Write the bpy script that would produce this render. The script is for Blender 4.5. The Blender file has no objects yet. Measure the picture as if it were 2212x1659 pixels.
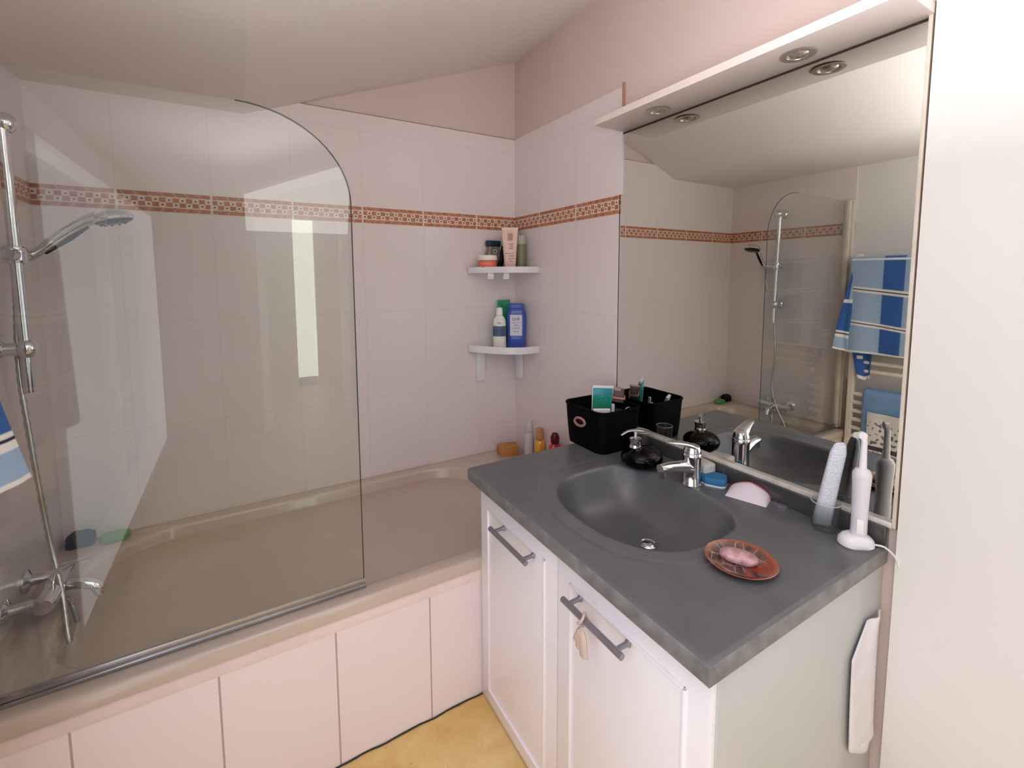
import bpy, bmesh, math, random
from mathutils import Vector, Matrix, noise
random.seed(7)
PI=math.pi
scene=bpy.context.scene
COL=scene.collection
# ------------------------------------------------------------------ camera
L=1.6857
CAM=(-1.1687,-1.9306,1.2854); YAW,PITCH,ROLL=0.5357,-0.0900,-0.0042
F,PX,PY=996.78,1105.18,689.16
cd=bpy.data.cameras.new('camera'); cam=bpy.data.objects.new('camera',cd); COL.objects.link(cam)
fw=Vector((math.sin(YAW)*math.cos(PITCH),math.cos(YAW)*math.cos(PITCH),math.sin(PITCH)))
rt=Vector((math.cos(YAW),-math.sin(YAW),0)); up=rt.cross(fw)
r2=rt*math.cos(ROLL)+up*math.sin(ROLL); u2=-rt*math.sin(ROLL)+up*math.cos(ROLL)
M=Matrix((( r2.x,u2.x,-fw.x,CAM[0]),(r2.y,u2.y,-fw.y,CAM[1]),(r2.z,u2.z,-fw.z,CAM[2]),(0,0,0,1)))
cam.matrix_world=M
cd.sensor_fit='HORIZONTAL'; cd.sensor_width=36; cd.lens=F/2212*36
cd.shift_x=(1106-PX)/2212; cd.shift_y=(PY-829.5)/2212
cd.clip_start=.02
scene.camera=cam
scene.view_settings.view_transform='Standard'
scene.view_settings.look='None'
scene.view_settings.exposure=0.08
scene.cycles.max_bounces=8; scene.cycles.transparent_max_bounces=14; scene.cycles.diffuse_bounces=5
scene.cycles.glossy_bounces=5; scene.cycles.transmission_bounces=4
scene.cycles.use_adaptive_sampling=True; scene.cycles.adaptive_threshold=.07; scene.cycles.use_denoising=True
scene.cycles.caustics_reflective=False; scene.cycles.caustics_refractive=False
scene.cycles.sample_clamp_indirect=4.0
# ------------------------------------------------------------------ node helper
def srgb(r,g,b):
    f=lambda c:(c/255/12.92) if c/255<=.04045 else ((c/255+.055)/1.055)**2.4
    return (f(r),f(g),f(b),1)
class N:
    def __init__(s,nt,sock): s.nt=nt; s.s=sock
    def op(s,o,b=None,c=None,clamp=False):
        n=s.nt.nodes.new('ShaderNodeMath'); n.operation=o; n.use_clamp=clamp
        s.nt.links.new(s.s,n.inputs[0])
        for i,v in ((1,b),(2,c)):
            if v is None: continue
            if isinstance(v,N): s.nt.links.new(v.s,n.inputs[i])
            else: n.inputs[i].default_value=v
        return N(s.nt,n.outputs[0])
    def __add__(s,b): return s.op('ADD',b)
    def __sub__(s,b): return s.op('SUBTRACT',b)
    def __mul__(s,b): return s.op('MULTIPLY',b)
    def __truediv__(s,b): return s.op('DIVIDE',b)
    def lt(s,b): return s.op('LESS_THAN',b)
    def gt(s,b): return s.op('GREATER_THAN',b)
    def frac(s): return s.op('FRACT')
    def floor(s): return s.op('FLOOR')
    def mod(s,b): return s.op('FLOORED_MODULO',b)
    def abs(s): return s.op('ABSOLUTE')
    def max(s,b): return s.op('MAXIMUM',b)
    def min(s,b): return s.op('MINIMUM',b)
    def inv(s): return (s*-1.0)+1.0
def mixc(nt,fac,a,b):
    n=nt.nodes.new('ShaderNodeMix'); n.data_type='RGBA'
    for i,v in ((0,fac),(6,a),(7,b)):
        if isinstance(v,N): nt.links.new(v.s,n.inputs[i])
        elif hasattr(v,'is_linked'): nt.links.new(v,n.inputs[i])
        else: n.inputs[i].default_value=v
    return n.outputs[2]
def newmat(name):
    m=bpy.data.materials.new(name); m.use_nodes=True; nt=m.node_tree
    return m,nt,nt.nodes['Principled BSDF']
def noise_tex(nt,scale,detail=3,co='Position',rough=.5,stretch=None):
    n=nt.nodes.new('ShaderNodeTexNoise'); n.inputs['Scale'].default_value=scale; n.inputs['Detail'].default_value=detail
    n.inputs['Roughness'].default_value=rough
    if co=='Position':
        g=nt.nodes.new('ShaderNodeNewGeometry'); s=g.outputs['Position']
    else:
        g=nt.nodes.new('ShaderNodeTexCoord'); s=g.outputs['Object']
    if stretch:
        mp=nt.nodes.new('ShaderNodeMapping'); mp.inputs['Scale'].default_value=stretch
        nt.links.new(s,mp.inputs['Vector']); s=mp.outputs[0]
    nt.links.new(s,n.inputs['Vector'])
    return N(nt,n.outputs['Fac'])
def ramp(x,a,b):
    n=x.nt.nodes.new('ShaderNodeMapRange'); n.clamp=True
    n.inputs['From Min'].default_value=a; n.inputs['From Max'].default_value=b
    x.nt.links.new(x.s,n.inputs['Value']); return N(x.nt,n.outputs[0])
def bump(nt,bs,h,strength=.2,dist=.002):
    b=nt.nodes.new('ShaderNodeBump'); b.inputs['Strength'].default_value=strength; b.inputs['Distance'].default_value=dist
    nt.links.new(h.s,b.inputs['Height']); nt.links.new(b.outputs[0],bs.inputs['Normal'])
def mat(name,c,rough=.5,metal=0.,c2=None,scale=20,bmp=0,coat=0.,ior=1.45,trans=0.,emit=None,detail=3,bscale=None,co='Object',sheen=0.,stretch=None,alpha=None):
    m,nt,bs=newmat(name)
    bs.inputs['Base Color'].default_value=c; bs.inputs['Roughness'].default_value=rough
    bs.inputs['Metallic'].default_value=metal; bs.inputs['IOR'].default_value=ior
    bs.inputs['Coat Weight'].default_value=coat; bs.inputs['Transmission Weight'].default_value=trans
    if sheen: bs.inputs['Sheen Weight'].default_value=sheen
    if c2 is None: c2=tuple(min(1,x*.94) for x in c[:3])+(1,)
    n=noise_tex(nt,scale,detail,co,stretch=stretch)
    nt.links.new(mixc(nt,ramp(n,.35,.65),c,c2),bs.inputs['Base Color'])
    if bmp: bump(nt,bs,noise_tex(nt,bscale or scale*4,3,co,stretch=stretch),bmp)
    if emit: bs.inputs['Emission Color'].default_value=emit[0]; bs.inputs['Emission Strength'].default_value=emit[1]
    if alpha is not None: bs.inputs['Alpha'].default_value=alpha
    m.diffuse_color=c
    return m
def clear_mat(name,tint,refl=1.5,rough=.0,milk=0.,milkcol=(1,1,1,1)):
    m=bpy.data.materials.new(name); m.use_nodes=True; nt=m.node_tree; nt.nodes.clear()
    o=nt.nodes.new('ShaderNodeOutputMaterial'); t=nt.nodes.new('ShaderNodeBsdfTransparent'); t.inputs[0].default_value=tint
    g=nt.nodes.new('ShaderNodeBsdfGlossy'); g.inputs['Roughness'].default_value=rough
    lw=nt.nodes.new('ShaderNodeLayerWeight'); lw.inputs['Blend'].default_value=.5
    f0=((refl-1)/(refl+1))**2
    fr=N(nt,lw.outputs['Facing']).op('POWER',5.0)*(1-f0)+f0
    mx=nt.nodes.new('ShaderNodeMixShader'); nt.links.new(fr.s,mx.inputs[0]); 
    src=t.outputs[0]
    if milk:
        d=nt.nodes.new('ShaderNodeBsdfDiffuse'); d.inputs[0].default_value=milkcol
        m2=nt.nodes.new('ShaderNodeMixShader'); m2.inputs[0].default_value=milk
        nt.links.new(t.outputs[0],m2.inputs[1]); nt.links.new(d.outputs[0],m2.inputs[2]); src=m2.outputs[0]
    nt.links.new(src,mx.inputs[1]); nt.links.new(g.outputs[0],mx.inputs[2]); nt.links.new(mx.outputs[0],o.inputs[0])
    return m
# ------------------------------------------------------------------ mesh helpers
class MB:
    def __init__(s): s.v=[]; s.f=[]; s.c=[]
    def add(s,vs,fs,cols=None):
        o=len(s.v); s.v+=[tuple(v) for v in vs]; s.f+=[tuple(i+o for i in f) for f in fs]
        s.c+=(cols if cols else [(1,1,1,1)]*len(vs)); return s
    def box(s,x0,x1,y0,y1,z0,z1,bev=0,seg=2,rot=None,at=None):
        bm=bmesh.new(); bmesh.ops.create_cube(bm,size=1)
        for v in bm.verts: v.co=Vector(((x0+x1)/2+v.co.x*(x1-x0),(y0+y1)/2+v.co.y*(y1-y0),(z0+z1)/2+v.co.z*(z1-z0)))
        if bev: bmesh.ops.bevel(bm,geom=list(bm.edges),offset=bev,segments=seg,profile=.6,affect='EDGES')
        if rot is not None:
            for v in bm.verts: v.co=rot@v.co+Vector(at or (0,0,0))
        bm.verts.index_update()
        s.add([v.co for v in bm.verts],[[v.index for v in f.verts] for f in bm.faces]); bm.free(); return s
    def lathe(s,prof,c=(0,0,0),seg=32,rot=None,ex=1.,ey=1.):
        vs=[];fs=[];idx=[]
        for r,z in prof:
            if r<1e-6: idx.append([len(vs)]*seg); vs.append((0,0,z))
            else:
                idx.append([len(vs)+k for k in range(seg)])
                vs+=[(r*ex*math.cos(2*PI*k/seg),r*ey*math.sin(2*PI*k/seg),z) for k in range(seg)]
        for a,b in zip(idx,idx[1:]):
            for k in range(seg):
                q=[a[k],a[(k+1)%seg],b[(k+1)%seg],b[k]]; q2=[]
                for i in q:
                    if i not in q2: q2.append(i)
                if len(q2)>2: fs.append(q2)
        R=rot or Matrix.Identity(3)
        s.add([R@Vector(v)+Vector(c) for v in vs],fs); return s
    def tube(s,pts,r,seg=12,caps=True,flat=1.):
        pts=[Vector(p) for p in pts]; n=len(pts)
        rs=r if isinstance(r,(list,tuple)) else [r]*n
        rings=[]; prev=None
        for i,p in enumerate(pts):
            t=(pts[min(i+1,n-1)]-pts[max(i-1,0)]).normalized()
            if prev is None:
                a=Vector((0,0,1)) if abs(t.z)<.9 else Vector((1,0,0)); x=t.cross(a).normalized()
            else: x=(prev-t*prev.dot(t)).normalized()
            prev=x; y=t.cross(x)
            rings.append([p+x*math.cos(2*PI*k/seg)*rs[i]+y*math.sin(2*PI*k/seg)*rs[i]*flat for k in range(seg)])
        s.loft(rings,caps); return s
    def loft(s,rings,caps=True):
        n=len(rings[0]); vs=[p for r in rings for p in r]; fs=[]
        for i in range(len(rings)-1):
            for k in range(n):
                a=i*n+k; b=i*n+(k+1)%n; fs.append((a,b,b+n,a+n))
        if caps:
            fs.append(tuple(range(n))[::-1]); fs.append(tuple((len(rings)-1)*n+k for k in range(n)))
        s.add(vs,fs); return s
    def prism(s,pts,axis,a0,a1,bev=0):
        # pts 2D polygon in the plane orthogonal to axis
        bm=bmesh.new()
        def P(p,a):
            return Vector((a,p[0],p[1])) if axis==0 else Vector((p[0],a,p[1])) if axis==1 else Vector((p[0],p[1],a))
        lo=[bm.verts.new(P(p,a0)) for p in pts]; hi=[bm.verts.new(P(p,a1)) for p in pts]
        n=len(pts); bm.faces.new(lo[::-1]); bm.faces.new(hi)
        for k in range(n): bm.faces.new((lo[k],lo[(k+1)%n],hi[(k+1)%n],hi[k]))
        if bev:
            ed=[e for e in bm.edges if (e.verts[0] in lo)==(e.verts[1] in lo)]
            bmesh.ops.bevel(bm,geom=ed,offset=bev,segments=2,profile=.6,affect='EDGES')
        bm.verts.index_update()
        s.add([v.co for v in bm.verts],[[v.index for v in f.verts] for f in bm.faces]); bm.free(); return s
    def grid(s,fn,nu,nv,cf=None,closed=False):
        vs=[];cs=[]
        for i in range(nu+1):
            for j in range(nv+1):
                u,v=i/nu,j/nv; vs.append(fn(u,v)); cs.append(cf(u,v) if cf else (1,1,1,1))
        fs=[(i*(nv+1)+j,(i+1)*(nv+1)+j,(i+1)*(nv+1)+j+1,i*(nv+1)+j+1) for i in range(nu) for j in range(nv)]
        s.add(vs,fs,cs); return s
def sring(cx,cy,hx,hy,z,rad,n=8):
    """rounded rectangle ring"""
    rad=min(rad,hx-1e-5,hy-1e-5); o=[]
    for qx,qy,a0 in ((1,1,0),(-1,1,PI/2),(-1,-1,PI),(1,-1,1.5*PI)):
        for k in range(n+1):
            a=a0+PI/2*k/n; o.append(Vector((cx+qx*(hx-rad)+rad*math.cos(a),cy+qy*(hy-rad)+rad*math.sin(a),z)))
    return o
def setp(o,label=None,cat=None,group=None,kind=None):
    if label: o['label']=label
    if cat: o['category']=cat
    if group: o['group']=group
    if kind: o['kind']=kind
    return o
def link(name,mb,m,parent=None,smooth=True,ang=40,solid=0,org=None,subsurf=0,bev=0,colors=False):
    me=bpy.data.meshes.new(name)
    if parent is not None: org=Vector(parent['_org'])
    elif org is None:
        xs=[v[0] for v in mb.v]; ys=[v[1] for v in mb.v]; zs=[v[2] for v in mb.v]
        org=Vector(((min(xs)+max(xs))/2,(min(ys)+max(ys))/2,min(zs)))
    org=Vector(org)
    me.from_pydata([tuple(Vector(v)-org) for v in mb.v],[],mb.f); me.validate()
    if colors:
        at=me.color_attributes.new('pattern','FLOAT_COLOR','POINT')
        for i,c in enumerate(mb.c): at.data[i].color=c
    bm=bmesh.new(); bm.from_mesh(me); bmesh.ops.recalc_face_normals(bm,faces=bm.faces)
    for f in bm.faces: f.smooth=smooth
    if smooth:
        for e in bm.edges:
            if len(e.link_faces)==2 and e.calc_face_angle(0)>math.radians(ang): e.smooth=False
    bm.to_mesh(me); bm.free()
    me.materials.append(m)
    o=bpy.data.objects.new(name,me); COL.objects.link(o)
    if parent is None: o.location=org
    else: o.parent=parent
    o['_org']=tuple(org)
    if solid: md=o.modifiers.new('t','SOLIDIFY'); md.thickness=solid; md.offset=0
    if subsurf: md=o.modifiers.new('s','SUBSURF'); md.levels=subsurf; md.render_levels=subsurf
    return o
def thing(name,label,cat,org,group=None):
    o=bpy.data.objects.new(name,None); COL.objects.link(o); o.location=org; o['_org']=tuple(org); o.empty_display_size=.03
    return setp(o,label,cat,group)
def text_mb(txt,size,origin,xdir,ydir,depth=.0003,squeeze=1.):
    c=bpy.data.curves.new('t','FONT'); c.body=txt; c.size=size; c.align_x='CENTER'; c.align_y='CENTER'; c.extrude=depth
    o=bpy.data.objects.new('t',c); COL.objects.link(o); bpy.context.view_layer.update()
    me=bpy.data.meshes.new_from_object(o.evaluated_get(bpy.context.evaluated_depsgraph_get()))
    X=Vector(xdir).normalized(); Y=Vector(ydir).normalized(); Z=X.cross(Y); O=Vector(origin)
    mb=MB(); mb.add([O+X*v.co.x*squeeze+Y*v.co.y+Z*v.co.z for v in me.vertices],[tuple(p.vertices) for p in me.polygons])
    bpy.data.objects.remove(o); bpy.data.curves.remove(c); bpy.data.meshes.remove(me)
    return mb
def struct(name,mb,m,**k): return setp(link(name,mb,m,**k),kind='structure')

# ------------------------------------------------------------------ materials
TW=.2547; TX0=-L+.2011-TW; ZFB,ZFT=1.5059,1.5704
def tile_material(name,axis,base,jc,off,z0,th,lw=.0016,rough=.22,jw=.5):
    m,nt,bs=newmat(name)
    g=nt.nodes.new('ShaderNodeNewGeometry'); sp=nt.nodes.new('ShaderNodeSeparateXYZ'); nt.links.new(g.outputs['Position'],sp.inputs[0])
    u=N(nt,sp.outputs[axis]); z=N(nt,sp.outputs[2])
    du=(((u-off)/TW).frac()-.5).abs().inv()-.5        # 0 at joint
    dz=(((z-z0)/th).frac()-.5).abs().inv()-.5
    jl=(du*TW).lt(lw).max((dz*th).lt(lw))
    n=noise_tex(nt,2.2,2); n2=noise_tex(nt,9,3)
    c=mixc(nt,ramp(n,.3,.7),base[0],base[1])
    c=mixc(nt,jl*jw,c,jc)
    nt.links.new(c,bs.inputs['Base Color'])
    bs.inputs['Roughness'].default_value=rough
    wav=n2*.25
    bump(nt,bs,wav-jl*.6,.2,.0015)
    return m
TILE=(srgb(232,221,220),srgb(227,216,215))
M_tile_back=tile_material('white_tile_back',0,TILE,srgb(214,202,197),TX0,ZFB-3*.36,.36)
M_tile_side=tile_material('white_tile_side',1,TILE,srgb(214,202,197),-.1955-.26*4,ZFB-3*.36,.36)
M_tile_apron=tile_material('white_tile_apron',0,(srgb(240,230,233),srgb(238,224,228)),srgb(176,150,155),-.2300-TW*3,-.66,1.2,lw=.0022,jw=.85)
def frieze_material(name,axis,off):
    m,nt,bs=newmat(name)
    g=nt.nodes.new('ShaderNodeNewGeometry'); sp=nt.nodes.new('ShaderNodeSeparateXYZ'); nt.links.new(g.outputs['Position'],sp.inputs[0])
    u=N(nt,sp.outputs[axis]); z=N(nt,sp.outputs[2])
    fu=((u-off)/TW).frac(); v=(z-ZFB)/(ZFT-ZFB)
    nz=noise_tex(nt,160,3); 
    fu2=fu+(nz-.5)*.006; v2=v+(nz-.5)*.05
    NC=14.0
    cu=fu2*NC; row=((v2-.26)/.24).floor()       # rows 0,1 in the middle
    par=(cu.floor()+row).mod(2.0)               # checker
    lu=cu.frac()-.5; lv=((v2-.26)/.24).frac()-.5
    mx=lu.abs().max(lv.abs())
    brown_sq=par.gt(.5)*mx.lt(.47)
    dot=par.lt(.5)*((lu*lu+lv*lv).op('SQRT')).lt(.19)
    ring=par.lt(.5)*mx.gt(.40)
    mid=(v-.26).gt(0.0)*(v.lt(.74))
    vb=(v2-.5).abs()                             # border rope rows .29..0.5
    rope=vb.gt(.285)*vb.lt(.485)
    streak=((fu2*7.5)+((v2-.5).abs()*1.5)).frac().lt(.10)
    joint=((fu-.5).abs()).gt(.487)
    n=noise_tex(nt,45,3)
    brown=mixc(nt,ramp(n,.35,.65),srgb(166,94,64),srgb(192,124,88))
    cream=srgb(226,205,188)
    c=mixc(nt,mid*brown_sq,cream,brown)
    c=mixc(nt,mid*ring*.35,c,srgb(190,140,112))
    c=mixc(nt,mid*dot,c,srgb(62,40,36))
    rp=mixc(nt,streak*.7,brown,srgb(214,176,152))
    c=mixc(nt,rope,c,rp)
    c=mixc(nt,joint,c,srgb(226,210,200))
    nt.links.new(c,bs.inputs['Base Color']); bs.inputs['Roughness'].default_value=.3
    bump(nt,bs,rope+brown_sq*mid*.6,.3,.001)
    return m
M_frz_back=frieze_material('patterned_frieze_back',0,TX0)
M_frz_side=frieze_material('patterned_frieze_side',1,-.1955-.26*4)
M_wall=mat('painted_wall',srgb(232,230,228),.75,c2=srgb(230,226,224),scale=1.5,bmp=.08,bscale=90,co='Position')
M_wall_up=mat('shaded_wall_upper',srgb(214,196,189),.8,c2=srgb(208,188,180),scale=1.5,bmp=.05,bscale=90,co='Position')  # browner tone paints in the shadow on the upper walls
M_ceil=mat('painted_ceiling',srgb(234,227,223),.85,c2=srgb(230,222,218),scale=1.2,bmp=.04,bscale=60,co='Position')
M_tub=mat('beige_enamel',srgb(200,184,172),.18,c2=srgb(196,178,165),scale=3,coat=.3)
M_cab=mat('white_lacquer',srgb(247,243,249),.28,c2=srgb(246,240,247),scale=2,coat=.2)
M_cabside=mat('shaded_side_panel',srgb(192,198,196),.32,c2=srgb(200,200,200),scale=3,coat=.2)  # greyer copy of the white finish, with the side's shade in its colour
def counter_mat():
    m,nt,bs=newmat('dark_grey_stone')
    n=noise_tex(nt,14,4); n2=noise_tex(nt,220,2,rough=.7); n3=noise_tex(nt,5,3,stretch=(1,2.5,1))
    c=mixc(nt,ramp(n,.0,1.),srgb(90,92,98),srgb(112,113,116))
    nt.links.new(c,bs.inputs['Base Color']); bs.inputs['Roughness'].default_value=.30
    return m
M_counter=counter_mat()
def floor_mat():
    m,nt,bs=newmat('yellow_vinyl_floor')
    n=noise_tex(nt,7,5,rough=.6); n2=noise_tex(nt,38,4,rough=.7)
    c=mixc(nt,ramp(n,.35,.65),srgb(216,178,108),srgb(232,204,142))
    c=mixc(nt,ramp(n2,.62,.74)*.6,c,srgb(150,108,50))
    nt.links.new(c,bs.inputs['Base Color']); bs.inputs['Roughness'].default_value=.45
    bump(nt,bs,n2,.5,.004); return m
M_floor=floor_mat()
M_chrome=mat('chrome',srgb(222,222,226),.08,1.0,scale=5)
M_chrome_r=mat('satin_chrome',srgb(190,190,195),.28,1.0,scale=5)
M_steel=mat('brushed_grey_metal',srgb(158,156,168),.38,.7,scale=30)
M_mirror=bpy.data.materials.new('mirror_silver'); M_mirror.use_nodes=True
_b=M_mirror.node_tree.nodes['Principled BSDF']; _b.inputs['Metallic'].default_value=1; _b.inputs['Roughness'].default_value=0.0
_b.inputs['Base Color'].default_value=(.84,.86,.82,1)
M_dark=mat('black_line',srgb(45,38,36),.6)
M_black=mat('black_woven',srgb(7,7,8),.75,ior=1.2,c2=srgb(3,3,3),scale=60,bmp=.6,bscale=160)
M_blackgloss=mat('black_gloss',srgb(2,2,3),.06,ior=1.28,scale=4)
M_white_pl=mat('white_plastic',srgb(236,234,238),.3,scale=4)
M_cream=mat('cream_aluminium',srgb(226,218,206),.35,c2=srgb(210,200,186),scale=12)
M_glass=clear_mat('screen_glass',(.93,.95,.94,1),1.5)
M_cup=clear_mat('clear_plastic',(.95,.96,.96,1),1.5,.02,.02)
M_frost=clear_mat('frosted_plastic',(.8,.84,.88,1),1.45,.2,.75,(.8,.83,.88,1))
def flat(name,rgb,rough=.4,**k): return mat(name,srgb(*rgb),rough,**k)

# ------------------------------------------------------------------ the room
YB=-3.8
T=.06
ceil_prof=[(0,2.285),(-1.118,1.862),(-L,1.862)]
mb=MB(); pr=[(.1,2.285+.0379),(0,2.285),(-1.118,1.862),(-L-.1,1.862),(-L-.1,2.0),(-1.1,2.0),(.1,2.45)]
mb.prism(pr,1,YB-.1,.1); struct('ceiling',mb,M_ceil,smooth=False)
mb=MB().prism([(T,0),(0.0,0),(0,0),(-L-.1,0),(-L-.1,1.9),(-1.118,1.9),(0,2.32),(.1,2.36),(.1,0)][1:],1,0.0,.1)
struct('wall_back',mb,M_wall_up,smooth=False)
mb=MB().prism([(0.0,0),(.1,0),(.1,2.34),(0,2.31)],1,YB,.0); struct('wall_right',mb,M_wall_up,smooth=False)
mb=MB().box(-L-.1,-L,YB,0,0,1.9)
# left wall with window opening: build four pieces around y -2.75..-1.75, z .85..1.65
WY0,WY1,WZ0,WZ1=-3.65,-1.40,.10,1.74
mb=MB(); mb.box(-L-.1,-L,WY1,0,0,1.9); mb.box(-L-.1,-L,YB,WY0,0,1.9); mb.box(-L-.1,-L,WY0,WY1,0,WZ0); mb.box(-L-.1,-L,WY0,WY1,WZ1,1.9)
struct('wall_left',mb,M_wall,smooth=False)
mb=MB(); 
for a in ((WY0,WY0+.05,WZ0,WZ1),(WY1-.05,WY1,WZ0,WZ1),(WY0,WY1,WZ0,WZ0+.05),(WY0,WY1,WZ1-.05,WZ1),((WY0+WY1)/2-.025,(WY0+WY1)/2+.025,WZ0,WZ1)):
    mb.box(-L-.08,-L-.03,*a,bev=.004)
struct('window_1',mb,M_white_pl)
# rear wall with doorway, and the corridor behind it
DX0,DX1,DZ=-1.02,-.30,1.86
mb=MB(); mb.box(-L-.1,DX0,YB-.1,YB,0,2.0); mb.box(DX1,.1,YB-.1,YB,0,2.35); mb.box(DX0,DX1,YB-.1,YB,DZ,2.15)
struct('wall_rear',mb,mat('taupe_wall',srgb(150,140,132),.8,co='Position'),smooth=False)
mb=MB(); mb.box(DX0,DX0+.06,YB-.12,YB+.02,0,DZ,.004); mb.box(DX1-.06,DX1,YB-.12,YB+.02,0,DZ,.004); mb.box(DX0,DX1,YB-.12,YB+.02,DZ-.06,DZ,.004)
struct('trim_1',mb,flat('door_frame_white',(244,242,238),.35))
YH=-5.3
mb=MB(); mb.box(DX0-.5,DX0-.4,YH,YB-.1,0,2.3); struct('wall_corridor_left',mb,M_wall,smooth=False)
mb=MB(); mb.box(.15,.25,YH,YB-.1,0,2.3); struct('wall_corridor_right',mb,M_wall,smooth=False)
mb=MB(); mb.box(-1.52,-.60,YH-.1,YH,0,2.3); mb.box(-.38,.25,YH-.1,YH,0,2.3); mb.box(-.60,-.38,YH-.1,YH,1.95,2.3); struct('wall_corridor_end',mb,M_wall,smooth=False)
struct('ceiling_corridor',MB().box(-1.52,.25,YH-.1,YB-.1,2.3,2.4),M_ceil,smooth=False)
M_day=mat('daylit_curtain',srgb(240,246,228),.6,emit=((.92,1,.86,1),5))
struct('window_2',MB().box(-.60,-.38,YH-.09,YH-.06,.12,1.95),M_day,smooth=False)
struct('floor',MB().box(-L-.1,.25,YH-.1,.1,-.1,0),M_floor,smooth=False)

# wall tiling (tiled zone ends beside the mirror with a thin brown edge)
TT=.006
ZT=1.931
mb=MB(); 
mb.prism([(-L,0),(-TT,0),(-TT,ZFB),(-L,ZFB)],1,-TT,0)
mb.prism([(-L,ZFT),(-TT,ZFT),(-TT,ZT),(-.946,ZT),(-1.118,1.863),(-L,1.862)],1,-TT,0)
struct('trim_2',mb,M_tile_back,smooth=False)
YT=-.7097
mb=MB(); mb.box(-TT,0,YT,0,0,ZFB); mb.box(-TT,0,YT-.012,0,ZFT,ZT); struct('trim_3',mb,M_tile_side,smooth=False)
mb=MB(); mb.box(-L,-L+TT,-.72,0,0,ZFB); mb.box(-L,-L+TT,-.72,0,ZFT,1.862); struct('trim_4',mb,M_tile_side,smooth=False)
mb=MB(); mb.box(-L+TT,-TT,-TT-.001,0,ZFB,ZFT); struct('trim_5',mb,M_frz_back,smooth=False)
mb=MB(); mb.box(-TT-.001,0,YT,-TT,ZFB,ZFT); struct('trim_6',mb,M_frz_side,smooth=False)
mb=MB(); mb.box(-L,-L+TT+.001,-.66,-TT,ZFB,ZFT); struct('trim_7',mb,M_frz_side,smooth=False)
# brown cut edge of the tiling, seen above the light shelf
struct('trim_8',MB().box(-.010,0,YT-.018,YT-.0125,1.80,1.943),flat('brown_tile_edge',(176,132,106),.6),smooth=False)
# thin dark ledge shadow line along tile top on back wall
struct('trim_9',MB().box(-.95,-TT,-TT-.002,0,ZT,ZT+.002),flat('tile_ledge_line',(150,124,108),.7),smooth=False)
# plastered wall skin beyond the mirror
struct('trim_10',MB().box(-.014,0,YB,-1.552,0,2.285),M_wall,smooth=False)

# ------------------------------------------------------------------ bathtub
ZR=.4488
bath=thing('bathtub','long beige enamel bathtub with tiled front behind the vanity','bathtub',(-.85,-.37,0))
cx,cy=(-1.6857-.0)/2,-.37
hx,hy=.8425,.366
ox0,ox1,oy0,oy1=-1.588,-.30,-.700,-.045
icx,icy,ihx,ihy=(ox0+ox1)/2,(oy0+oy1)/2,(ox1-ox0)/2,(oy1-oy0)/2
rings=[]
def rr(cx,cy,hx,hy,z,rad): rings.append(sring(cx,cy,hx,hy,z,rad,10))
rr(cx,cy-.004,hx-.003,hy,.405,.004)
rr(cx,cy-.006,hx,hy+.008,.412,.006)
rr(cx,cy-.006,hx,hy+.008,.438,.006)
rr(cx,cy-.005,hx-.001,hy+.004,.4465,.006)
rr(cx,cy-.004,hx-.004,hy-.002,ZR,.006)
rr(icx,icy,ihx+.006,ihy+.004,ZR,.22)
rr(icx,icy,ihx,ihy-.002,ZR-.003,.215)
rr(icx,icy,ihx-.008,ihy-.008,ZR-.015,.21)
rr(icx-.01,icy,ihx-.03,ihy-.02,.36,.20)
rr(icx-.03,icy,ihx-.07,ihy-.035,.25,.19)
rr(icx-.06,icy,ihx-.12,ihy-.055,.14,.18)
rr(icx-.07,icy,ihx-.16,ihy-.09,.085,.16)
rr(icx-.07,icy,ihx-.22,ihy-.15,.07,.12)
link('basin',MB().loft(rings,True),M_tub,bath,ang=50)
ap=MB().box(-L,-.005,-.742,-.725,0,.408); link('tiled_apron',ap,M_tile_apron,bath,smooth=False)
link('rim_band',MB().box(-L,-.005,-.7435,-.7405,.376,.412,.001),flat('rim_band_pink',(240,222,222),.3),bath)
ov=MB().lathe([(0,0),(.03,0),(.034,.004),(.03,.009),(.01,.012),(0,.012)],(-1.55,-.37,.33),rot=Matrix.Rotation(PI/2,3,'Y'))
link('overflow_cap',ov,M_chrome,bath)
# wavy dark seal where apron meets the floor
mb=MB()
pts=[( -L+.01+i*.02, -.7445-.002*math.sin(i*1.3)*math.sin(i*.37), .002+.001*math.sin(i*.9)) for i in range(56)]
mb.tube(pts,.0022,6); struct('baseboard_apron',mb,M_dark)

# ------------------------------------------------------------------ shower screen
YS=-.704
scr=thing('shower_screen','clear glass bath screen with rounded top corner on the tub rim','shower screen',(-1.28,YS,.452))
xa,xb,za,zb=-1.640,-.911,.470,1.680
R=.21
out=[(xa,za),(xb,za),(xb,zb-R)]
for k in range(1,17):
    a=PI/2*k/16; out.append((xb-R*1.15+R*1.15*math.cos(a),zb-R+R*math.sin(a)))
out+=[(xa,zb-.004)]
link('glass_pane',MB().prism(out,1,YS-.0025,YS+.0025),M_glass,scr,smooth=False)
link('edge_strip',MB().tube([(xb,YS,za)]+[(p[0],YS,p[1]) for p in out[2:-1]],.0016,6),flat('green_glass_edge',(58,62,58),.3),scr)
link('bottom_seal',MB().box(xa,xb+.006,YS-.006,YS+.006,.4495,.459,.002).box(xa,xb+.004,YS-.004,YS+.004,.459,.474,.002),M_chrome_r,scr)
hp=MB().box(-1.652,-1.632,YS-.012,YS+.012,.455,1.684,.004)
link('hinge_profile',hp,M_cream,scr)
link('wall_profile',MB().box(-L+TT,-1.656,YS-.018,YS+.014,.455,1.69,.004),M_cream,scr)

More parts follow.
